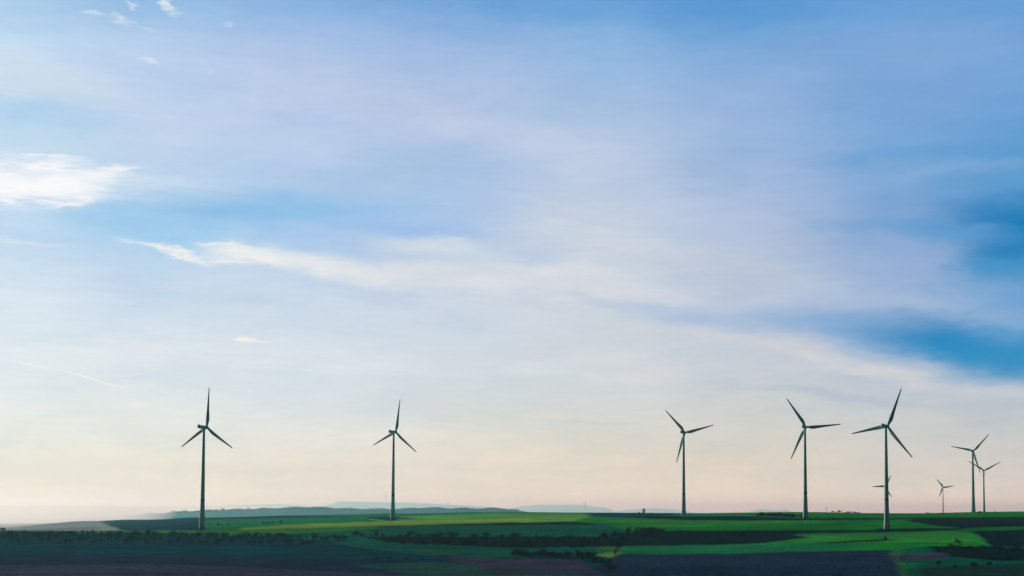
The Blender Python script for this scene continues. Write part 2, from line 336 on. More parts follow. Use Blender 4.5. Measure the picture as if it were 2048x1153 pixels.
# field colours (some hold shade, sunlit specks or mist), painted by parcels whose corners are given as seen
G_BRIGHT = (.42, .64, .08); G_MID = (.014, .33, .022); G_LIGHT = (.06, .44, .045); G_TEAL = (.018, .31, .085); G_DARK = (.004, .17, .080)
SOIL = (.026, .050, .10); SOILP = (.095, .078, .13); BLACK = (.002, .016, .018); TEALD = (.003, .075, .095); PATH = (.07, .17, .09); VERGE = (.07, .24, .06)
PARCELS = [ # colour, polygon in photo pixels
 (G_TEAL, [(-400,1000),(2500,1000),(2500,1070),(-400,1070)]),
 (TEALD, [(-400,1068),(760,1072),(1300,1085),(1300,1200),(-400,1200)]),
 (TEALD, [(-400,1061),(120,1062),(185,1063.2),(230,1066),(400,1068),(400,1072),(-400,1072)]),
 (G_DARK, [(640,1048),(880,1050),(1260,1048),(1300,1070),(1300,1095),(600,1080),(520,1066)]),
 ((.50,.51,.48), [(-400,1030),(196,1030),(205,1046),(228,1055),(246,1061.5),(140,1062),(-400,1063)]),  # pale slope at far left, mist glow put into the ground colour
 (TEALD, [(195,1020),(300,1020),(670,1020),(700,1031),(640,1034),(560,1038),(430,1040),(400,1041),(402,1060.5),(246,1061.3),(228,1055),(205,1047)]),
 (G_TEAL, [(405,1041),(640,1034),(720,1028),(1210,1020),(1210,1040),(400,1052)]),
 ((.08,.34,.06), [(150,1062.5),(405,1061),(520,1054),(640,1050),(760,1048),(760,1058),(620,1066),(520,1070),(400,1067),(150,1067.5)]),
 (G_BRIGHT, [(480,1057),(600,1049),(760,1043.5),(1000,1037.5),(1060,1036),(1140,1038),(1120,1043.5),(1000,1045.5),(880,1049),(760,1052),(620,1056),(480,1061)]),
 ((.22,.56,.08), [(720,1036),(1000,1027),(1180,1028),(1260,1036),(1140,1044),(1050,1038),(760,1043)]),
 (TEALD, [(730,1034.5),(780,1033.5),(830,1037),(780,1039.5),(730,1038)]), (TEALD, [(640,1035),(720,1034.5),(720,1036.5),(640,1036.5)]),
 (BLACK, [(870,1049.5),(1000,1046),(1100,1045),(1165,1042.5),(1190,1043.5),(1215,1050),(1100,1050),(1000,1050.5),(900,1052)]),  # shadow band below the bright strip, put into the ground colour
 (G_MID, [(1140,1044),(1180,1034),(1260,1035),(1500,1041),(1770,1041),(1930,1056),(1910,1060),(1580,1061.5),(1330,1063),(1258,1062),(1215,1050)]),
 (G_LIGHT, [(1200,1038),(1330,1040.5),(1500,1042),(1700,1041.5),(1700,1044.5),(1500,1048),(1380,1055),(1300,1054),(1220,1046)]),
 (TEALD, [(1170,1024),(1300,1020),(1365,1026),(1300,1036),(1180,1034)]),
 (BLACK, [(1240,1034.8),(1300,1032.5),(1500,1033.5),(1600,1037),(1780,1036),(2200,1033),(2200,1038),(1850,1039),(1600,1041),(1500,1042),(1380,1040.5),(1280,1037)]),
 (G_MID, [(1500,1024),(1700,1024),(2200,1022),(2200,1033),(1780,1036.5),(1600,1036.5),(1500,1033.5)]),
 (BLACK, [(1800,1041),(1860,1038.5),(2200,1034),(2200,1049),(1960,1055.5),(1925,1057.5),(1870,1051)]),
 (G_MID, [(1915,1059),(1960,1055.5),(2200,1049),(2200,1055),(1950,1061)]),
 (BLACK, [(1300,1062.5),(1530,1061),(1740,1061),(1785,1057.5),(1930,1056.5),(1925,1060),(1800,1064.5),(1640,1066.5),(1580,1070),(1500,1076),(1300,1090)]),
 (G_LIGHT, [(1585,1078),(1625,1070.5),(1760,1065.5),(1925,1062),(1950,1069),(1980,1093),(1850,1091),(1790,1097),(1600,1103),(1500,1100),(1480,1090)]),
 (G_MID, [(1480,1094),(1800,1084),(1960,1086),(1978,1092),(1850,1090.5),(1790,1098),(1600,1104),(1440,1106)]),
 (BLACK, [(1590,1088.5),(1720,1081),(1765,1078.5),(1800,1081),(1740,1084),(1600,1090.5)]),
 (BLACK, [(1945,1063),(2200,1056),(2200,1095),(1990,1094),(1975,1085)]),
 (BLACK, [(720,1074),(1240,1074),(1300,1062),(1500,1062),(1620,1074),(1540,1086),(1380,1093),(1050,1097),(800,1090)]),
 (G_TEAL, [(1180,1100),(1240,1093),(1440,1090),(1620,1086),(1760,1090),(1640,1103),(1440,1107.5),(1240,1108),(1200,1106)]),
 (VERGE, [(1140,1096),(1230,1093),(1245,1107),(1230,1117),(1190,1113),(1120,1100)]),
 ((.26,.44,.10), [(1190,1109),(1212,1106),(1238,1104),(1243,1108),(1232,1116),(1212,1116)]), ((.20,.34,.12), [(1080,1098),(1110,1095),(1112,1099),(1090,1102)]), ((.20,.34,.12), [(1040,1098),(1052,1097),(1054,1100),(1042,1101)]), ((.10,.26,.10), [(1120,1096),(1134,1094),(1136,1103),(1124,1104)]),  # sunlit specks on the verge, painted as brighter grass colour
 (SOIL, [(1236,1108.5),(1440,1108),(1640,1103),(1782,1099.5),(1815,1200),(1100,1200),(1180,1146)]),
 (VERGE, [(1780,1099),(1795,1101),(1802,1125),(1815,1150),(1830,1200),(1806,1200),(1796,1140),(1786,1115)]),
 (G_DARK, [(1796,1098),(1860,1093),(1980,1093),(2200,1096),(2200,1200),(1830,1200),(1803,1125)]),
 (BLACK, [(1850,1093),(1980,1094),(2200,1105),(2200,1120),(1990,1122),(1880,1112)]),
 (SOILP, [(1790,1110),(1890,1105),(1890,1117),(1796,1123)]),
 (G_TEAL, [(1800,1126),(1850,1124),(1830,1131),(1806,1138)]),
 ((.02,.07,.05), [(1840,1136),(2200,1122),(2200,1200),(1826,1200)]),
 (SOIL, [(-400,1112),(200,1110),(560,1118),(760,1122),(900,1130),(1000,1142),(1180,1152),(1100,1220),(-400,1220)]),
 (SOILP, [(-400,1136),(300,1128),(560,1138),(700,1146),(1000,1158),(1000,1220),(-400,1220)]),
 (G_DARK, [(680,1082),(860,1088),(1000,1096),(1200,1096),(1200,1108),(1000,1116),(905,1112),(780,1098)]),
 (SOILP, [(904,1112),(1000,1117),(1160,1120),(1176,1134),(1205,1146),(1080,1151),(970,1143),(905,1124)]),
 ((.006,.17,.10), [(660,1084),(730,1083.5),(830,1093),(912,1111),(860,1112),(700,1094)]),
 (PATH, [(826,1097.5),(912,1108.5),(908,1112),(826,1100)]),
 ((.035,.13,.10), [(700,1130),(880,1124),(930,1130),(1000,1146),(1180,1153),(1180,1200),(900,1160),(760,1140)]),
 (BLACK, [(764,1040.3),(785,1039.2),(806,1040.6),(785,1042.3)]), (BLACK, [(388,1059),(404,1057.8),(424,1059.2),(404,1060.8)]), (BLACK, [(1750,1058.6),(1773,1057.2),(1800,1058.6),(1800,1061),(1750,1061)]),  # dark ellipses at the turbine feet, tower shadow painted into the ground
 (PATH, [(960,1148),(1080,1151.5),(1210,1150),(1210,1153.5),(1080,1156),(960,1152)]),
]
def inpoly(x, y, poly):
    c = np.zeros(x.shape, bool); n = len(poly)
    for i in range(n):
        x1, y1 = poly[i]; x2, y2 = poly[i-1]
        m = (y1 > y) != (y2 > y)
        c ^= m & (x < (x2-x1)*(y-y1)/((y2-y1) or 1e-9)+x1)
    return c
def build_ground():
    az_in = np.linspace(R(-23.5), R(23.5), 820)
    az_out = np.concatenate([np.linspace(R(24), R(60), 40), np.linspace(R(63), R(297), 60), np.linspace(R(300), R(336), 40)])
    az_ = np.concatenate([az_in, az_out]); na = len(az_)
    rr = [1.5, 4, 10, 20, 40, 80, 130, 200, 280, 370, 460, 550, 640, 720, 780]
    d = 820.0
    while d < 3300: rr.append(d); d += max(2.4, min(9, d*d/F/32*.9))
    while d < 12000: rr.append(d); d *= 1.02
    while d < 90000: rr.append(d); d *= 1.08
    rr = np.array(rr); nr = len(rr)
    A, D = np.meshgrid(az_, rr); X = D*np.sin(A); Y = D*np.cos(A); Z = EYE + ground_z(X, Y)
    V = np.stack([X, Y, Z], -1).reshape(-1, 3); V = np.vstack([V, [[0, 0, EYE-1.75]]])
    idx = np.arange(nr*na).reshape(nr, na); nx = np.roll(idx, -1, 1)
    Q = np.stack([idx[:-1], nx[:-1], nx[1:], idx[1:]], -1).reshape(-1, 4)[:, ::-1]
    c = nr*na; Tn = np.stack([np.full(na, c), nx[0], idx[0], idx[0]], -1)[:, :3]
    me = bpy.data.meshes.new('ground')
    loops = np.concatenate([Q.ravel(), Tn[:, ::1].ravel()]).astype(np.int32)
    me.vertices.add(len(V)); me.vertices.foreach_set('co', V.astype(np.float32).ravel())
    me.loops.add(len(loops)); me.loops.foreach_set('vertex_index', loops)
    n = len(Q)+len(Tn); me.polygons.add(n)
    st = np.concatenate([np.arange(len(Q))*4, len(Q)*4+np.arange(len(Tn))*3]).astype(np.int32)
    me.polygons.foreach_set('loop_start', st); me.polygons.foreach_set('loop_total', np.concatenate([np.full(len(Q), 4), np.full(len(Tn), 3)]).astype(np.int32))
    me.polygons.foreach_set('use_smooth', np.ones(n, bool)); me.update(calc_edges=True); me.validate()
    px, py = project(V)
    front = V[:, 1] > 60
    # ragged field margins
    X, Y = V[:, 0], V[:, 1]
    px0 = px + 8*fbm(X/26, Y/45, 4, 30); py0 = py + 1.0*fbm(X/16, Y/80, 4, 40)
    C = np.tile(np.array(G_TEAL), (len(V), 1))
    dd = np.hypot(X, Y)
    acc = 0; base = C.copy()
    for jx, jy in ((-5, -.7), (4, -.25), (-3, .3), (6, .75)):       # weedy, gradual field margins
        C = base.copy()
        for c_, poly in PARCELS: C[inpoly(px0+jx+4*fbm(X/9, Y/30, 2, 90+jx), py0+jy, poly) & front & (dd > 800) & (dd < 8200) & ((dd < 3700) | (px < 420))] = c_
        acc = acc + C/4
    C = acc
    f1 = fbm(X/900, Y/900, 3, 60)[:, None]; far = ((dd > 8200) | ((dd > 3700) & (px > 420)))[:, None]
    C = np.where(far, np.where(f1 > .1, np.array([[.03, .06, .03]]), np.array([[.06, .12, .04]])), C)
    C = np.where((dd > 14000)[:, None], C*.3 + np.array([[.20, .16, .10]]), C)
    C = np.where((dd < 800)[:, None], np.array([[.03, .10, .03]]), C)
    ca, sa = math.cos(.14), math.sin(.14); U = X*ca+Y*sa; W = Y*ca-X*sa
    C = C*(1+.30*fbm(U/420, W/120, 3, 80)[:, None])*(1+.28*fbm(U/240, W/42, 3, 85)[:, None])
    U2 = X*math.cos(.5)-Y*math.sin(.5); W2 = Y*math.cos(.5)+X*math.sin(.5)
    C = C*(1+.16*fbm(U2/13, W2/1400, 2, 95)[:, None])
    C = C*(1+.22*fbm(X/40, Y/120, 4, 70)[:, None])*(1+.10*fbm(X/9, Y/18, 2, 75)[:, None])
    at_ = me.color_attributes.new('field', 'FLOAT_COLOR', 'POINT')
    at_.data.foreach_set('color', np.hstack([C, np.ones((len(C), 1))]).astype(np.float32).ravel())
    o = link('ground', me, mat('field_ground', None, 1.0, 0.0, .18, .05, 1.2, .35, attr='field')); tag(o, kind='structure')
    return o
build_ground()

# ------------------------------------------------------------------ far hills
def ridge(name, crest, depth, zbase, width, m, seed, rough=0.0, n=500, **kw):
    """crest: list of (px, py, Y): a long hill whose skyline passes there, sinking on both sides to zbase."""
    pxs = np.array([c[0] for c in crest]); t = np.linspace(pxs[0], pxs[-1], n)
    pys = np.interp(t, pxs, [c[1] for c in crest]); Ys = np.interp(t, pxs, [c[2] for c in crest])
    k = np.hanning(21); k /= k.sum(); pys = np.convolve(np.pad(pys, 10, 'edge'), k, 'valid')
    P = np.array([at(a, b, y) for a, b, y in zip(t, pys, Ys)])
    Zc = P[:, 2] - EYE
    Zc = Zc + rough*fbm(t/9, t*0, 3, seed)
    rows = np.array([-1.6, -1.2, -.9, -.65, -.45, -.3, -.17, -.07, 0, .1, .25, .5, .8, 1.2, 1.6])
    prof = np.exp(-rows**2*1.9)
    prof = (prof-prof[0])/(1-prof[0])
    V = []
    for r, p in zip(rows, prof):
        s = 1 + r*width/P[:, 1]
        x = P[:, 0]*s; y = P[:, 1]*s
        z = zbase + (Zc-zbase)*p*(1+.10*fbm(x/900, y/900, 3, seed+3)*(1-p))
        V.append(np.stack([x, y, z+EYE], -1))
    V = np.array(V); nr = len(rows); idx = np.arange(nr*n).reshape(nr, n)
    Q = np.stack([idx[:-1, :-1], idx[:-1, 1:], idx[1:, 1:], idx[1:, :-1]], -1).reshape(-1, 4)
    me = npmesh(name, V.reshape(-1, 3), Q)
    o = link(name, me, m); tag(o, kind='structure')
    return P
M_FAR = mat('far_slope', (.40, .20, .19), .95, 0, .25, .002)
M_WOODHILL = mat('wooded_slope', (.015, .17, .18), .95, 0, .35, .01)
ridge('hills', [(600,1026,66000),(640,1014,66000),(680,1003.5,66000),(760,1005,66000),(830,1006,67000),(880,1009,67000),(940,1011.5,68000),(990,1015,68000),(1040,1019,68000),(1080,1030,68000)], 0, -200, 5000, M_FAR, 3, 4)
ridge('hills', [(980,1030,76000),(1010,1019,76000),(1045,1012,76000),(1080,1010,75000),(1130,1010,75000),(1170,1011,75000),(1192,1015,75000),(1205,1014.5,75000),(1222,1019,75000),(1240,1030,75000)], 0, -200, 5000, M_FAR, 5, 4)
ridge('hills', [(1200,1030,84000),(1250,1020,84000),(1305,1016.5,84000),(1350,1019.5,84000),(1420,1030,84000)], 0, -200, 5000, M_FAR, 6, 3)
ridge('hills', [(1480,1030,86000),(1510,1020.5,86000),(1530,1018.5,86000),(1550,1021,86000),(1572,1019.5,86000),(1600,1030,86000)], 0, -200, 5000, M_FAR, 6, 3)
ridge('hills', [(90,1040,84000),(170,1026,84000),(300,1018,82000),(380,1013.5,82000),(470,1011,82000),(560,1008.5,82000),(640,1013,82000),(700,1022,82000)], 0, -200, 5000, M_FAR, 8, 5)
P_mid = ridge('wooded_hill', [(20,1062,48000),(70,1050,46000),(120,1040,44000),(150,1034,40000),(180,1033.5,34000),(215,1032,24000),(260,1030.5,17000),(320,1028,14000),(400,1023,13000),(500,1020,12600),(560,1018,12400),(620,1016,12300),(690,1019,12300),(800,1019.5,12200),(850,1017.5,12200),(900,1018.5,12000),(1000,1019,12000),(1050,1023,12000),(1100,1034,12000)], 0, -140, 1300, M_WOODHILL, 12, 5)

# ------------------------------------------------------------------ haze
def box(name, x0, x1, y0, y1, z0, z1):
    V = [(x, y, z) for z in (z0, z1) for y in (y0, y1) for x in (x0, x1)]
    me = bpy.data.meshes.new(name); me.from_pydata(V, [], [(0, 2, 3, 1), (4, 5, 7, 6), (0, 1, 5, 4), (2, 6, 7, 3), (0, 4, 6, 2), (1, 3, 7, 5)])
    return me
hz = link('haze', box('haze', -95000, 95000, -95000, 95000, EYE-240, EYE+330)); tag(hz, kind='stuff')
hm = bpy.data.materials.new('haze'); hm.use_nodes = True; t = hm.node_tree; t.nodes.clear()
pv = t.nodes.new('ShaderNodeVolumePrincipled'); mo = t.nodes.new('ShaderNodeOutputMaterial'); t.links.new(pv.outputs[0], mo.inputs['Volume'])
pv.inputs['Color'].default_value = (.42, .88, 1.0, 1); pv.inputs['Absorption Color'].default_value = (1, 1, 1, 1)
pv.inputs['Density'].default_value = 3.3e-5; pv.inputs['Anisotropy'].default_value = .40
hz.data.materials.append(hm)

# low mist lying in the valley on the side of the sun, left
def mist():
    pol = [(2600, -30), (2600, -20.6), (4300, -18.2), (6300, -16.4), (9500, -14.6), (18000, -12.2), (40000, -9.5), (85000, -8.0), (85000, -30)]
    n = len(pol); V = []
    for z in (EYE-235, EYE+2):
        for d, a in pol: V.append((d*math.sin(R(a))/math.cos(R(a))*1.0, d, z))
    me = bpy.data.meshes.new('mist')
    me.from_pydata(V, [], [tuple(range(n)), tuple(range(n, 2*n))[::-1]] + [(i, i+n, (i+1) % n+n, (i+1) % n) for i in range(n)])
    bm = bmesh.new(); bm.from_mesh(me); bmesh.ops.recalc_face_normals(bm, faces=bm.faces); bm.to_mesh(me); bm.free()
    o = link('mist', me); tag(o, kind='stuff')
    m = bpy.data.materials.new('mist'); m.use_nodes = True; t = m.node_tree; t.nodes.clear()
    pv = t.nodes.new('ShaderNodeVolumePrincipled'); mo = t.nodes.new('ShaderNodeOutputMaterial'); t.links.new(pv.outputs[0], mo.inputs['Volume'])
    pv.inputs['Color'].default_value = (1.0, .97, .93, 1); pv.inputs['Absorption Color'].default_value = (1, 1, 1, 1)
    pv.inputs['Density'].default_value = 2.4e-4; pv.inputs['Anisotropy'].default_value = .36
    me.materials.append(m)
mist()

# ------------------------------------------------------------------ wind turbines
M_TOWER = mat('tower_paint', (.38, .54, .58), .7, .12, .04, .05)
M_BLADE = mat('blade_paint', (.26, .40, .43), .75, .1, .03, .1)
M_RED = mat('marker_red', (.22, .035, .035), .5, .3, .06, .3)
def lathe(name, prof, seg=40, axis='z', caps=True):
    V = []; Fc = []
    for z, r in prof:
        for i in range(seg):
            a = 2*math.pi*i/seg
            V.append((r*math.cos(a), r*math.sin(a), z) if axis == 'z' else (r*math.cos(a), z, r*math.sin(a)))
    for k in range(len(prof)-1):
        for i in range(seg):
            j = (i+1) % seg; f = (k*seg+i, k*seg+j, (k+1)*seg+j, (k+1)*seg+i)
            Fc.append(f if axis == 'z' else f[::-1])
    me = bpy.data.meshes.new(name)
    if caps:
        Fc.append(tuple(range((len(prof)-1)*seg, len(prof)*seg)) if axis == 'z' else tuple(range((len(prof)-1)*seg, len(prof)*seg))[::-1])
        Fc.append(tuple(range(seg))[::-1] if axis == 'z' else tuple(range(seg)))
    me.from_pydata(V, [], Fc)
    for p in me.polygons: p.use_smooth = len(p.vertices) == 4
    return me
def tower_r(f): # radius along the height, flaring at the foot
    return 1.15 + 1.25*(1-f) + .75*max(0, 1-f/.30)**1.7
def blade_mesh(r0, r1, n, name, grow=0.0):
    """blade along +Z, chord along X, thickness along Y"""
    V = []; Fc = []; S = 14
    for k in range(n+1):
        r = r0 + (r1-r0)*k/n; q = r/41
        circ = max(0, 1-(q-.03)/.14) if q > .03 else 1
        circ = min(1, circ); circ = circ*circ*(3-2*circ)
        chord = np.interp(q, [0, .04, .10, .19, .3, .5, .75, .93, .985, 1], [2.0, 2.1, 2.9, 4.1, 3.6, 2.7, 1.8, 1.15, .7, .2])
        thick = chord*np.interp(q, [0, .05, .19, .5, 1], [1, 1, .32, .2, .14])
        tw = R(np.interp(q, [0, .15, .4, 1], [16, 14, 6, 0]))
        bend = 1.0*q**2
        for i in range(S):
            a = 2*math.pi*i/S; cx = math.cos(a); sy = math.sin(a)
            xa = (cx*.5 + .18*(1-circ))*chord + grow*cx
            ya = sy*.5*thick*(1 if circ > .98 else (circ + (1-circ)*(.55-.45*cx)*1.3)) + grow*sy
            V.append((xa*math.cos(tw)-ya*math.sin(tw), xa*math.sin(tw)+ya*math.cos(tw)+bend, r))
    for k in range(n):
        for i in range(S):
            j = (i+1) % S; Fc.append((k*S+i, k*S+j, (k+1)*S+j, (k+1)*S+i))
    Fc.append(tuple(range(S))[::-1]); Fc.append(tuple(range(n*S, (n+1)*S)))
    me = bpy.data.meshes.new(name); me.from_pydata(V, [], Fc)
    for p in me.polygons: p.use_smooth = len(p.vertices) == 4
    return me
ME_BLADE = blade_mesh(.9, 41, 26, 'blade'); ME_STRIPE = blade_mesh(37.2, 39.6, 4, 'tip_stripe', .03)
ME_HUB = lathe('hub', [(-1.3, 1.35), (-.6, 1.6), (.6, 1.65), (1.5, 1.3), (2.2, .75), (2.5, .2)], 28, 'y')
def nacelle_mesh():
    bm = bmesh.new(); S = 20; secs = [(-8.2, .75, .8, .25), (-7.9, 1.35, 1.35, .12), (-5, 1.7, 1.65, .05), (-1, 1.8, 1.75, 0), (1.4, 1.7, 1.7, 0), (2.5, 1.35, 1.4, 0)]
    rings = []
    for y, w, h, dz in secs:
        ring = []
        for i in range(S):
            a = 2*math.pi*i/S; c, s = math.cos(a), math.sin(a); p = .55
            ring.append(bm.verts.new((w*math.copysign(abs(c)**p, c), y, dz + h*math.copysign(abs(s)**p, s))))
        rings.append(ring)
    for a, b in zip(rings, rings[1:]):
        for i in range(S): bm.faces.new((a[i], a[(i+1) % S], b[(i+1) % S], b[i])[::-1])
    bm.faces.new(rings[0]); bm.faces.new(rings[-1][::-1])
    me = bpy.data.meshes.new('nacelle'); bm.normal_update(); bmesh.ops.recalc_face_normals(bm, faces=bm.faces); bm.to_mesh(me); bm.free()
    for p in me.polygons: p.use_smooth = True
    return me
ME_NAC = nacelle_mesh()
def cooler_mesh():
    me = box('cooler', -1.2, 1.2, -7.6, -6.2, 1.35, 2.35); return me
ME_COOL = cooler_mesh()
for me, m in ((ME_BLADE, M_BLADE), (ME_STRIPE, M_RED), (ME_HUB, M_TOWER), (ME_NAC, M_TOWER), (ME_COOL, M_TOWER)): me.materials.append(m)
def put(name, me, parent, loc=(0, 0, 0)):
    o = bpy.data.objects.new(name, me); col.objects.link(o); o.parent = parent; o.location = loc; return o
def turbine(px, hubpx, hubpy, Y, axis_az, phi, label, fat=1.0, band=.275, base=None, small=False, group='wind turbines of the farm', scale=1.0, dx=0.0):
    """tower foot on the ground at column px and distance Y, hub height set by the hub's sight line"""
    v = ray(px, 1040 if base is None else base); X = v.x*Y; gz = EYE + float(ground_z(X, Y))
    if base is not None: gz = EYE + v.z*Y
    H = at(hubpx, hubpy, Y).z - gz
    o = empty('wind_turbine', (X, Y, gz-.3), -R(axis_az)); tag(o, label, 'wind turbine', group)
    H += .3
    n = 24; prof = [(H*i/n*(1-1.7/H), tower_r(i/n)*fat*scale) for i in range(n+1)]
    tm = lathe('tower', prof, 40); tm.materials.append(M_TOWER); put('tower', tm, o)
    if not small and band:
        z0 = H*band; f = band
        bmh = lathe('marker_band', [(z0, tower_r(f)*fat+.03), (z0+2.6, tower_r(f+2.6/H)*fat+.03)], 40, caps=False); bmh.materials.append(M_RED); put('marker_band', bmh, o)
    nc = put('nacelle', ME_NAC, o, (0, 0, H)); nc.scale = (scale,)*3
    if not small: put('cooler', ME_COOL, nc)
    hb = put('hub', ME_HUB, o, (0, 3.9*scale, H)); hb.scale = (scale*(1.7 if small else 1), scale*(1.7 if small else 1), scale)
    for k in range(3):
        b = put('blade', ME_BLADE, o, (0, 3.9*scale, H)); b.rotation_euler = (0, R(phi + 120*k), 0); b.scale = (scale*(1.7 if small else 1), scale*(1.7 if small else 1), scale)
        if not small: put('tip_stripe', ME_STRIPE, b)
    return o
turbine(404.5, 414, 855, 1418, 32, 1.6, 'leftmost wind turbine, standing at the edge of the shaded slope, one blade pointing straight up')
turbine(785.5, 792, 864.5, 1728, 36, 7.5, 'wind turbine on the brightest green strip in front of the pale lavender hills')
turbine(1367.5, 1367, 865.5, 1834, 30, -43, 'wind turbine just right of the small lone skyline tree, a blade tucked beside its tower', band=.25)
turbine(1611, 1609, 854.5, 1626, 27, -34, 'wind turbine at the end of the dark skyline hedge, one blade level', band=.265)
turbine(1773.5, 1776, 853, 1415, 40, 21, 'tallest wind turbine on the right, its foot on green field, hiding a small distant one')
turbine(1947, 1948, 902.5, 2530, 34, 43, 'thick towered wind turbine on the right skyline, the larger of the crossing pair', fat=1.25, band=0)
turbine(1968.5, 1969.5, 941.5, 3152, 32, 61.5, 'rightmost wind turbine, slim and Y shaped, behind the thick towered one', band=0)
turbine(1886.5, 1887, 975, 5400, 30, -38, 'small distant wind turbine standing alone between the big turbines at the right', small=True)
turbine(1770, 1771.7, 973.3, 4485, 28, 28, 'distant wind turbine almost hidden behind the tallest turbine tower', small=True)
G2 = 'tiny turbines on the far hills'
turbine(772, 773, 993, 21000, 30, 20, 'tiny faded wind turbine on the pale hill just left of the second large turbine', base=1005, small=True, group=G2, fat=1.3)
turbine(677, 677.5, 998.5, 26000, 30, 50, 'tiniest faded wind turbine at the left shoulder of the pale lavender hill', base=1005, small=True, group=G2)
turbine(897, 897, 1007, 24000, 30, 0, 'tiny faded wind turbine on the tail of the pale hill above the teal wood', base=1014, small=True, group=G2)
turbine(1171, 1171, 1007.5, 20000, 30, -70, 'tiny faded wind turbine on the second pale hill near the centre', base=1018, small=True, group=G2, fat=1.3)

# ------------------------------------------------------------------ trees and bushes
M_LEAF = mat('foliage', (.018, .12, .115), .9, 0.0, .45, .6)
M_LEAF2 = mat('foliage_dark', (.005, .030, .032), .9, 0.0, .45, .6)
M_BARK = mat('bark', (.02, .025, .022), .95, 0.0, .2, 2)
def crown_mesh(name, seed, w, h, z0, n=620, lobes=9, leaf=.28):
    r = np.random.default_rng(seed); V = []; Q = []
    C = [(r.uniform(-.6, .6)*w/2, r.uniform(-.6, .6)*w/2, z0 + h*r.uniform(.18, .8), r.uniform(.22, .42)*min(w, h)) for _ in range(lobes)]
    for i in range(n):
        cx, cy, cz, cr = C[r.integers(lobes)]
        d = r.normal(size=3); d /= np.linalg.norm(d); rad = cr*r.uniform(.45, 1.12)
        p = np.array([cx, cy, cz]) + d*rad*np.array([1.1, 1.1, .9])
        p[2] = max(p[2], z0*.6)
        u = r.normal(size=3); u /= np.linalg.norm(u); v = np.cross(u, r.normal(size=3)); v /= np.linalg.norm(v); s = leaf*r.uniform(.6, 1.5)
        k = len(V); V += [p-u*s, p+v*s*.7, p+u*s, p-v*s*.7]; Q.append((k, k+1, k+2, k+3))
    return npmesh(name, V, Q, False)
def trunk_mesh(name, seed, h, r0):
    r = np.random.default_rng(seed); bm = bmesh.new()
    def limb(a, b, ra, rb, S=7):
        a = Vector(a); b = Vector(b); q = (b-a).to_track_quat('Z', 'Y').to_matrix(); rs = []
        for p, rr in ((a, ra), (b, rb)):
            rs.append([bm.verts.new(p + q @ Vector((rr*math.cos(2*math.pi*i/S), rr*math.sin(2*math.pi*i/S), 0))) for i in range(S)])
        for i in range(S): bm.faces.new((rs[0][i], rs[0][(i+1) % S], rs[1][(i+1) % S], rs[1][i]))
        bm.faces.new(rs[1])
    limb((0, 0, -.4), (.1, 0, h*.45), r0, r0*.7); limb((.1, 0, h*.44), (.0, .1, h*.8), r0*.68, r0*.3)
    for k in range(5):
        a = r.uniform(0, 6.28); z = h*r.uniform(.28, .5); l = h*r.uniform(.25, .4)
        limb((.08, 0, z), (math.cos(a)*l*.8, math.sin(a)*l*.8, z+l*.8), r0*.4, r0*.12, 5)
    me = bpy.data.meshes.new(name); bm.to_mesh(me); bm.free(); return me
TREES = []
for i in range(6):
    w, h = [(6, 6.5), (7.5, 6), (5, 7.5), (8.5, 7), (6.5, 5.5), (5.5, 6)][i]
    c = crown_mesh('crown', 100+i, w, h, [1.2, .9, 1.5, 1.2, .7, 1.0][i], n=760, lobes=10); t_ = trunk_mesh('trunk', 200+i, h, .22)
    c.materials.append(M_LEAF if i % 3 else M_LEAF); t_.materials.append(M_BARK); TREES.append((c, t_, h+1))
BUSH = []
for i in range(5):
    w, h = [(5, 2.8), (6.5, 3), (4, 2.4), (7.5, 3.4), (5.5, 3.6)][i]
    c = crown_mesh('foliage', 300+i, w, h, .1, n=480, lobes=8, leaf=.24); s_ = trunk_mesh('stem', 400+i, h*.8, .1)
    c.materials.append(M_LEAF); s_.materials.append(M_BARK); BUSH.append((c, s_, h))
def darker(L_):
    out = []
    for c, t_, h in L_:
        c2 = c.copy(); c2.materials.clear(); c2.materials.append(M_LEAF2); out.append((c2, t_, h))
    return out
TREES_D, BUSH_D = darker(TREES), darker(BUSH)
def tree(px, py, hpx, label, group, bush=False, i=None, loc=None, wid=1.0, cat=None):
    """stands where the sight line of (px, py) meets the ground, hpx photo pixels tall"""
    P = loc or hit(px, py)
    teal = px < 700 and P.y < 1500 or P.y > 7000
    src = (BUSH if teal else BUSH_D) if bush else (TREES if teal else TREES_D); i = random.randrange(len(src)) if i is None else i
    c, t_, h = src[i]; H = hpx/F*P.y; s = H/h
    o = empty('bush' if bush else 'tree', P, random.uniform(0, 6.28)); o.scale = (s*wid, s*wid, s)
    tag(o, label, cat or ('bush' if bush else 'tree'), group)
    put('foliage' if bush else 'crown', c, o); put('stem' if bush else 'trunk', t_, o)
    return o
def row(path, step, hpx, label, group, jx=3, jy=1.5, bush=False, keep=1.0, wid=1.0):
    L_ = [(Vector(a), Vector(b)) for a, b in zip(path, path[1:])]
    for a, b in L_:
        n = max(1, int((b-a).length/step))
        for k in range(n):
            if random.random() > keep: continue
            p = a.lerp(b, (k+.5)/n)
            tree(p.x+random.uniform(-jx, jx), p.y+random.uniform(-jy, jy), random.uniform(*hpx), label, group, bush, wid=wid*random.uniform(.75, 1.3))
# hedge and copse along the top of the shaded slope, left
row([(0, 1074), (250, 1074), (480, 1078), (700, 1083)], 10, (8, 15), 'dark round tree at the upper edge of the shaded slope below the leftmost turbine', 'trees along the top of the shaded left slope', wid=1.25)
row([(0, 1084), (300, 1086), (640, 1092)], 15, (10, 15), 'dark scrub tree half way down the shaded left slope', 'scrub trees on the shaded left slope', jy=4, wid=1.3)
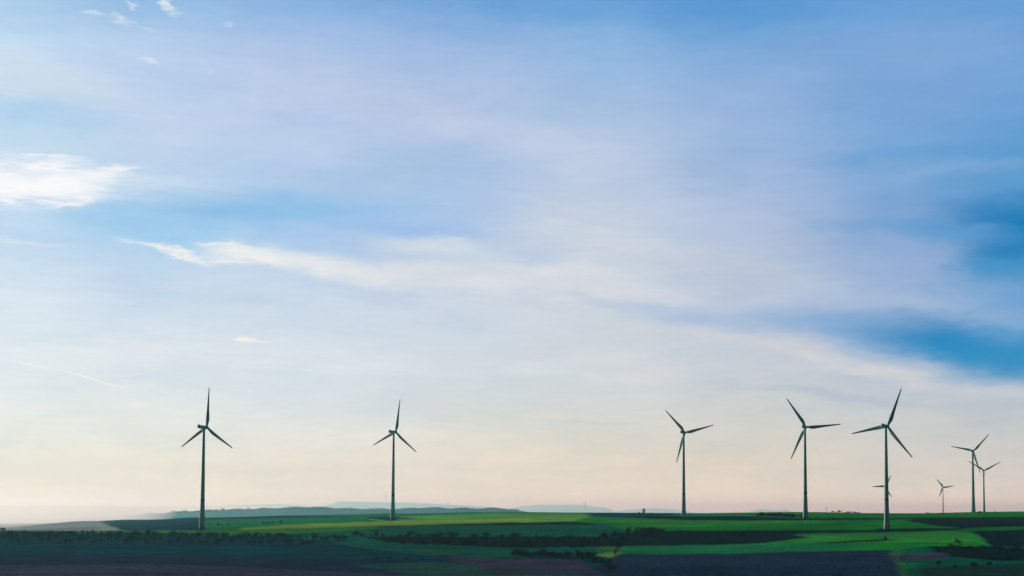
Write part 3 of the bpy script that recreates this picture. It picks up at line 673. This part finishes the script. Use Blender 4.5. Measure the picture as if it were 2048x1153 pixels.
# hedgerow across the centre
row([(705, 1073), (760, 1079), (900, 1083), (1080, 1086), (1260, 1084)], 13, (8, 21), 'dark tree in the long hedgerow crossing the middle below the bright strip', 'trees of the long central hedgerow', wid=1.25)
row([(800, 1090), (1000, 1093), (1240, 1091)], 20, (9, 13), 'dark bush in front of the long central hedgerow', 'bushes in front of the central hedgerow', bush=True, wid=1.2)
row([(1255, 1079), (1330, 1076)], 9, (17, 23), 'tall dark tree of the clump where the central hedgerow meets the right green field', 'tall clump at the right end of the central hedgerow', jx=2, wid=1.2)
row([(1335, 1075), (1450, 1074), (1560, 1078)], 15, (6, 10), 'low bush in the dark strip under the right green field', 'low bushes in the dark strip right of the tall clump', bush=True, wid=1.2)
# lower centre
row([(1020, 1112), (1100, 1115), (1185, 1117)], 10, (8, 14), 'dark bush of the hedge above the purple ploughed patch', 'bushes above the purple ploughed patch', bush=True, wid=1.3)
row([(1165, 1122), (1200, 1130), (1235, 1142)], 7, (11, 17), 'dark tree of the thicket between the two ploughed fields', 'thicket between the two ploughed fields', jx=6, jy=5, wid=1.3)
row([(1225, 1109), (1240, 1113)], 8, (12, 15), 'dark tree beside the pale gap at the head of the right ploughed field', 'trees beside the pale gap', jx=1, wid=.9)
tree(1237, 1103, 18, 'slim dark tree standing on the verge just above the pale gap', None, wid=.8)
row([(735, 1118), (860, 1121), (905, 1126)], 26, (4, 6), 'small bush on the rough grass left of the purple ploughed patch', 'small bushes left of the purple patch', bush=True)
# right
row([(1885, 1098), (1960, 1101), (2045, 1104)], 13, (7, 12), 'dark bush of the thicket at the lower right edge', 'thicket at the lower right', bush=True, jy=3, wid=1.3)
tree(1917, 1088, 10, 'single dark bush inside the lower right green field near its lower edge', None, bush=True, i=4)
row([(1830, 1136), (1940, 1134), (2040, 1138)], 24, (8, 12), 'dark tree in the shaded corner at the bottom right', 'trees in the bottom right corner', jy=7, jx=12, wid=1.5, keep=.6)
tree(1771, 1081, 6, 'tiny bush at the peak of the dark furrow below the tallest turbine', None, bush=True, i=2, wid=.8)
# skyline and middle distance
tree(1288, 1030.5, 13, 'lone dark tree on the skyline left of the third large turbine', None, i=2, wid=1.0)
row([(1262, 1029), (1278, 1029.5)], 6, (3, 5), 'low bush just left of the lone skyline tree', 'low bushes beside the lone skyline tree', bush=True, jy=.3)
row([(1300, 1030.3), (1345, 1030.5)], 8, (2.5, 4.5), 'low bush between the lone skyline tree and the third large turbine', 'low bushes right of the lone skyline tree', bush=True, jy=.3, wid=1.4)
row([(1516, 1033.5), (1560, 1034.5), (1603, 1036)], 6, (6, 9), 'bush of the dark skyline hedge left of the fourth large turbine', 'bushes of the dark skyline hedge', bush=True, jy=.4, wid=1.2)
row([(1662, 1025.6), (1690, 1025.6), (1722, 1026.2)], 5, (2.5, 5.5), 'small tree of the skyline clump between the fourth and the tallest turbine', 'skyline clump between the two big turbines', jy=.2, jx=2, wid=1.6)
tree(1958.5, 1027, 5, 'round bush on the skyline between the crossing pair of turbines', None, bush=True, i=1)
row([(1852, 1027.5), (1864, 1027.5)], 6, (2.5, 4), 'tiny bush on the skyline left of the small distant turbine', 'tiny skyline bushes by the small distant turbine', bush=True, jy=.1, wid=.7)
row([(520, 1049), (565, 1048)], 10, (5, 8), 'small dark tree standing in the green field right of the leftmost turbine', 'small trees in the green field by the leftmost turbine', jx=2, jy=.5, wid=1.2)
row([(412, 1052), (500, 1050)], 16, (3, 4.5), 'low bush on the field line behind the leftmost turbine foot', 'low bushes behind the leftmost turbine foot', bush=True, jy=.4, wid=1.3)
tree(5, 1066, 11, 'round grey tree at the far left edge of the valley rim', None, i=1)
tree(18, 1067, 6, 'small bush beside the round tree at the far left edge', None, bush=True, i=0)
# single crowns showing along the teal ridge
GR = 'trees on the crest of the teal wooded ridge'
for px, py, h in [(148,1038,5),(158,1036,6),(167,1035,5),(187,1036,4),(300,1031,4),(345,1028,5),(352,1028,4),(372,1026,4),(415,1024,3.5),(433,1023,3.5),(446,1022,4),(498,1021,4),(566,1019,3)]:
    Y = float(np.interp(px, [150, 180, 215, 260, 320, 400, 500, 620], [40000, 34000, 24000, 17000, 14000, 13000, 12600, 12300]))*.998
    tree(px, py, h*1.6, 'faded tree crown standing up from the crest of the teal wooded ridge', GR, loc=at(px, py+1.2, Y), wid=1.5)
def woodland():
    r = np.random.default_rng(5); V = []; Q = []
    for i in range(5200):
        k = r.integers(120, len(P_mid)-30); p = np.array(P_mid[k]); s = 1 + r.uniform(-260, 120)/p[1]
        p = p*np.array([s, s, 1]); p[0] += r.uniform(-20, 20); px_, _ = project(np.array([p])); px_ = px_[0]
        dens = np.interp(px_, [200, 400, 560, 600, 660, 720, 800, 850, 1050, 1070], [.4, .7, .8, 1, 1, .25, .3, 1, 1, 0])
        if r.random() > dens: continue
        hgt = r.uniform(6, 16)*(1 + .4*math.sin(px_*.11)); w = r.uniform(9, 22)
        c = p + np.array([0, 0, hgt*.4 - abs(s-1)*p[1]*.03])
        for j in range(4):
            d1 = r.normal(size=3); d2 = r.normal(size=3); d3 = r.normal(size=3)
            tri = [c + d/np.linalg.norm(d)*np.array([w/2, w/2, hgt/2]) for d in (d1, d2, d3)]
            n = len(V); V += tri; Q.append((n, n+1, n+2))
    me = npmesh('woodland', V, Q, False); o = link('woodland', me, M_LEAF); tag(o, 'teal far-off wood covering the crest of the middle ridge', 'wood', kind='stuff')
woodland()
# thin masts far off on the right skyline
def mast(px, top, Y, label):
    base = ray(px, 1027); X = base.x*Y; z = EYE + float(ground_z(X, Y)); H = at(px, top, Y).z - z
    o = empty('lattice_mast', (X, Y, z)); tag(o, label, 'mast', 'thin masts on the right skyline')
    bm = bmesh.new()
    for sx, sy in ((-1, -1), (1, -1), (1, 1), (-1, 1)):
        a = [bm.verts.new((sx*1.0+dx, sy*1.0+dy, 0)) for dx, dy in ((-.12, -.12), (.12, -.12), (.12, .12), (-.12, .12))]
        b = [bm.verts.new((sx*.25+dx*.6, sy*.25+dy*.6, H)) for dx, dy in ((-.12, -.12), (.12, -.12), (.12, .12), (-.12, .12))]
        for i in range(4): bm.faces.new((a[i], a[(i+1) % 4], b[(i+1) % 4], b[i]))
    me = bpy.data.meshes.new('legs'); bm.to_mesh(me); bm.free(); me.materials.append(M_BARK); put('legs', me, o)
    cm = box('cross_arms', -2.2, 2.2, -.12, .12, H*.86, H*.86+.25); cm.materials.append(M_BARK); put('cross_arms', cm, o)
mast(1652.5, 1014, 3600, 'thin faint mast on the skyline beside the fourth large turbine')
mast(1990, 1017.5, 3600, 'thin faint mast at the far right of the skyline past the last turbine')
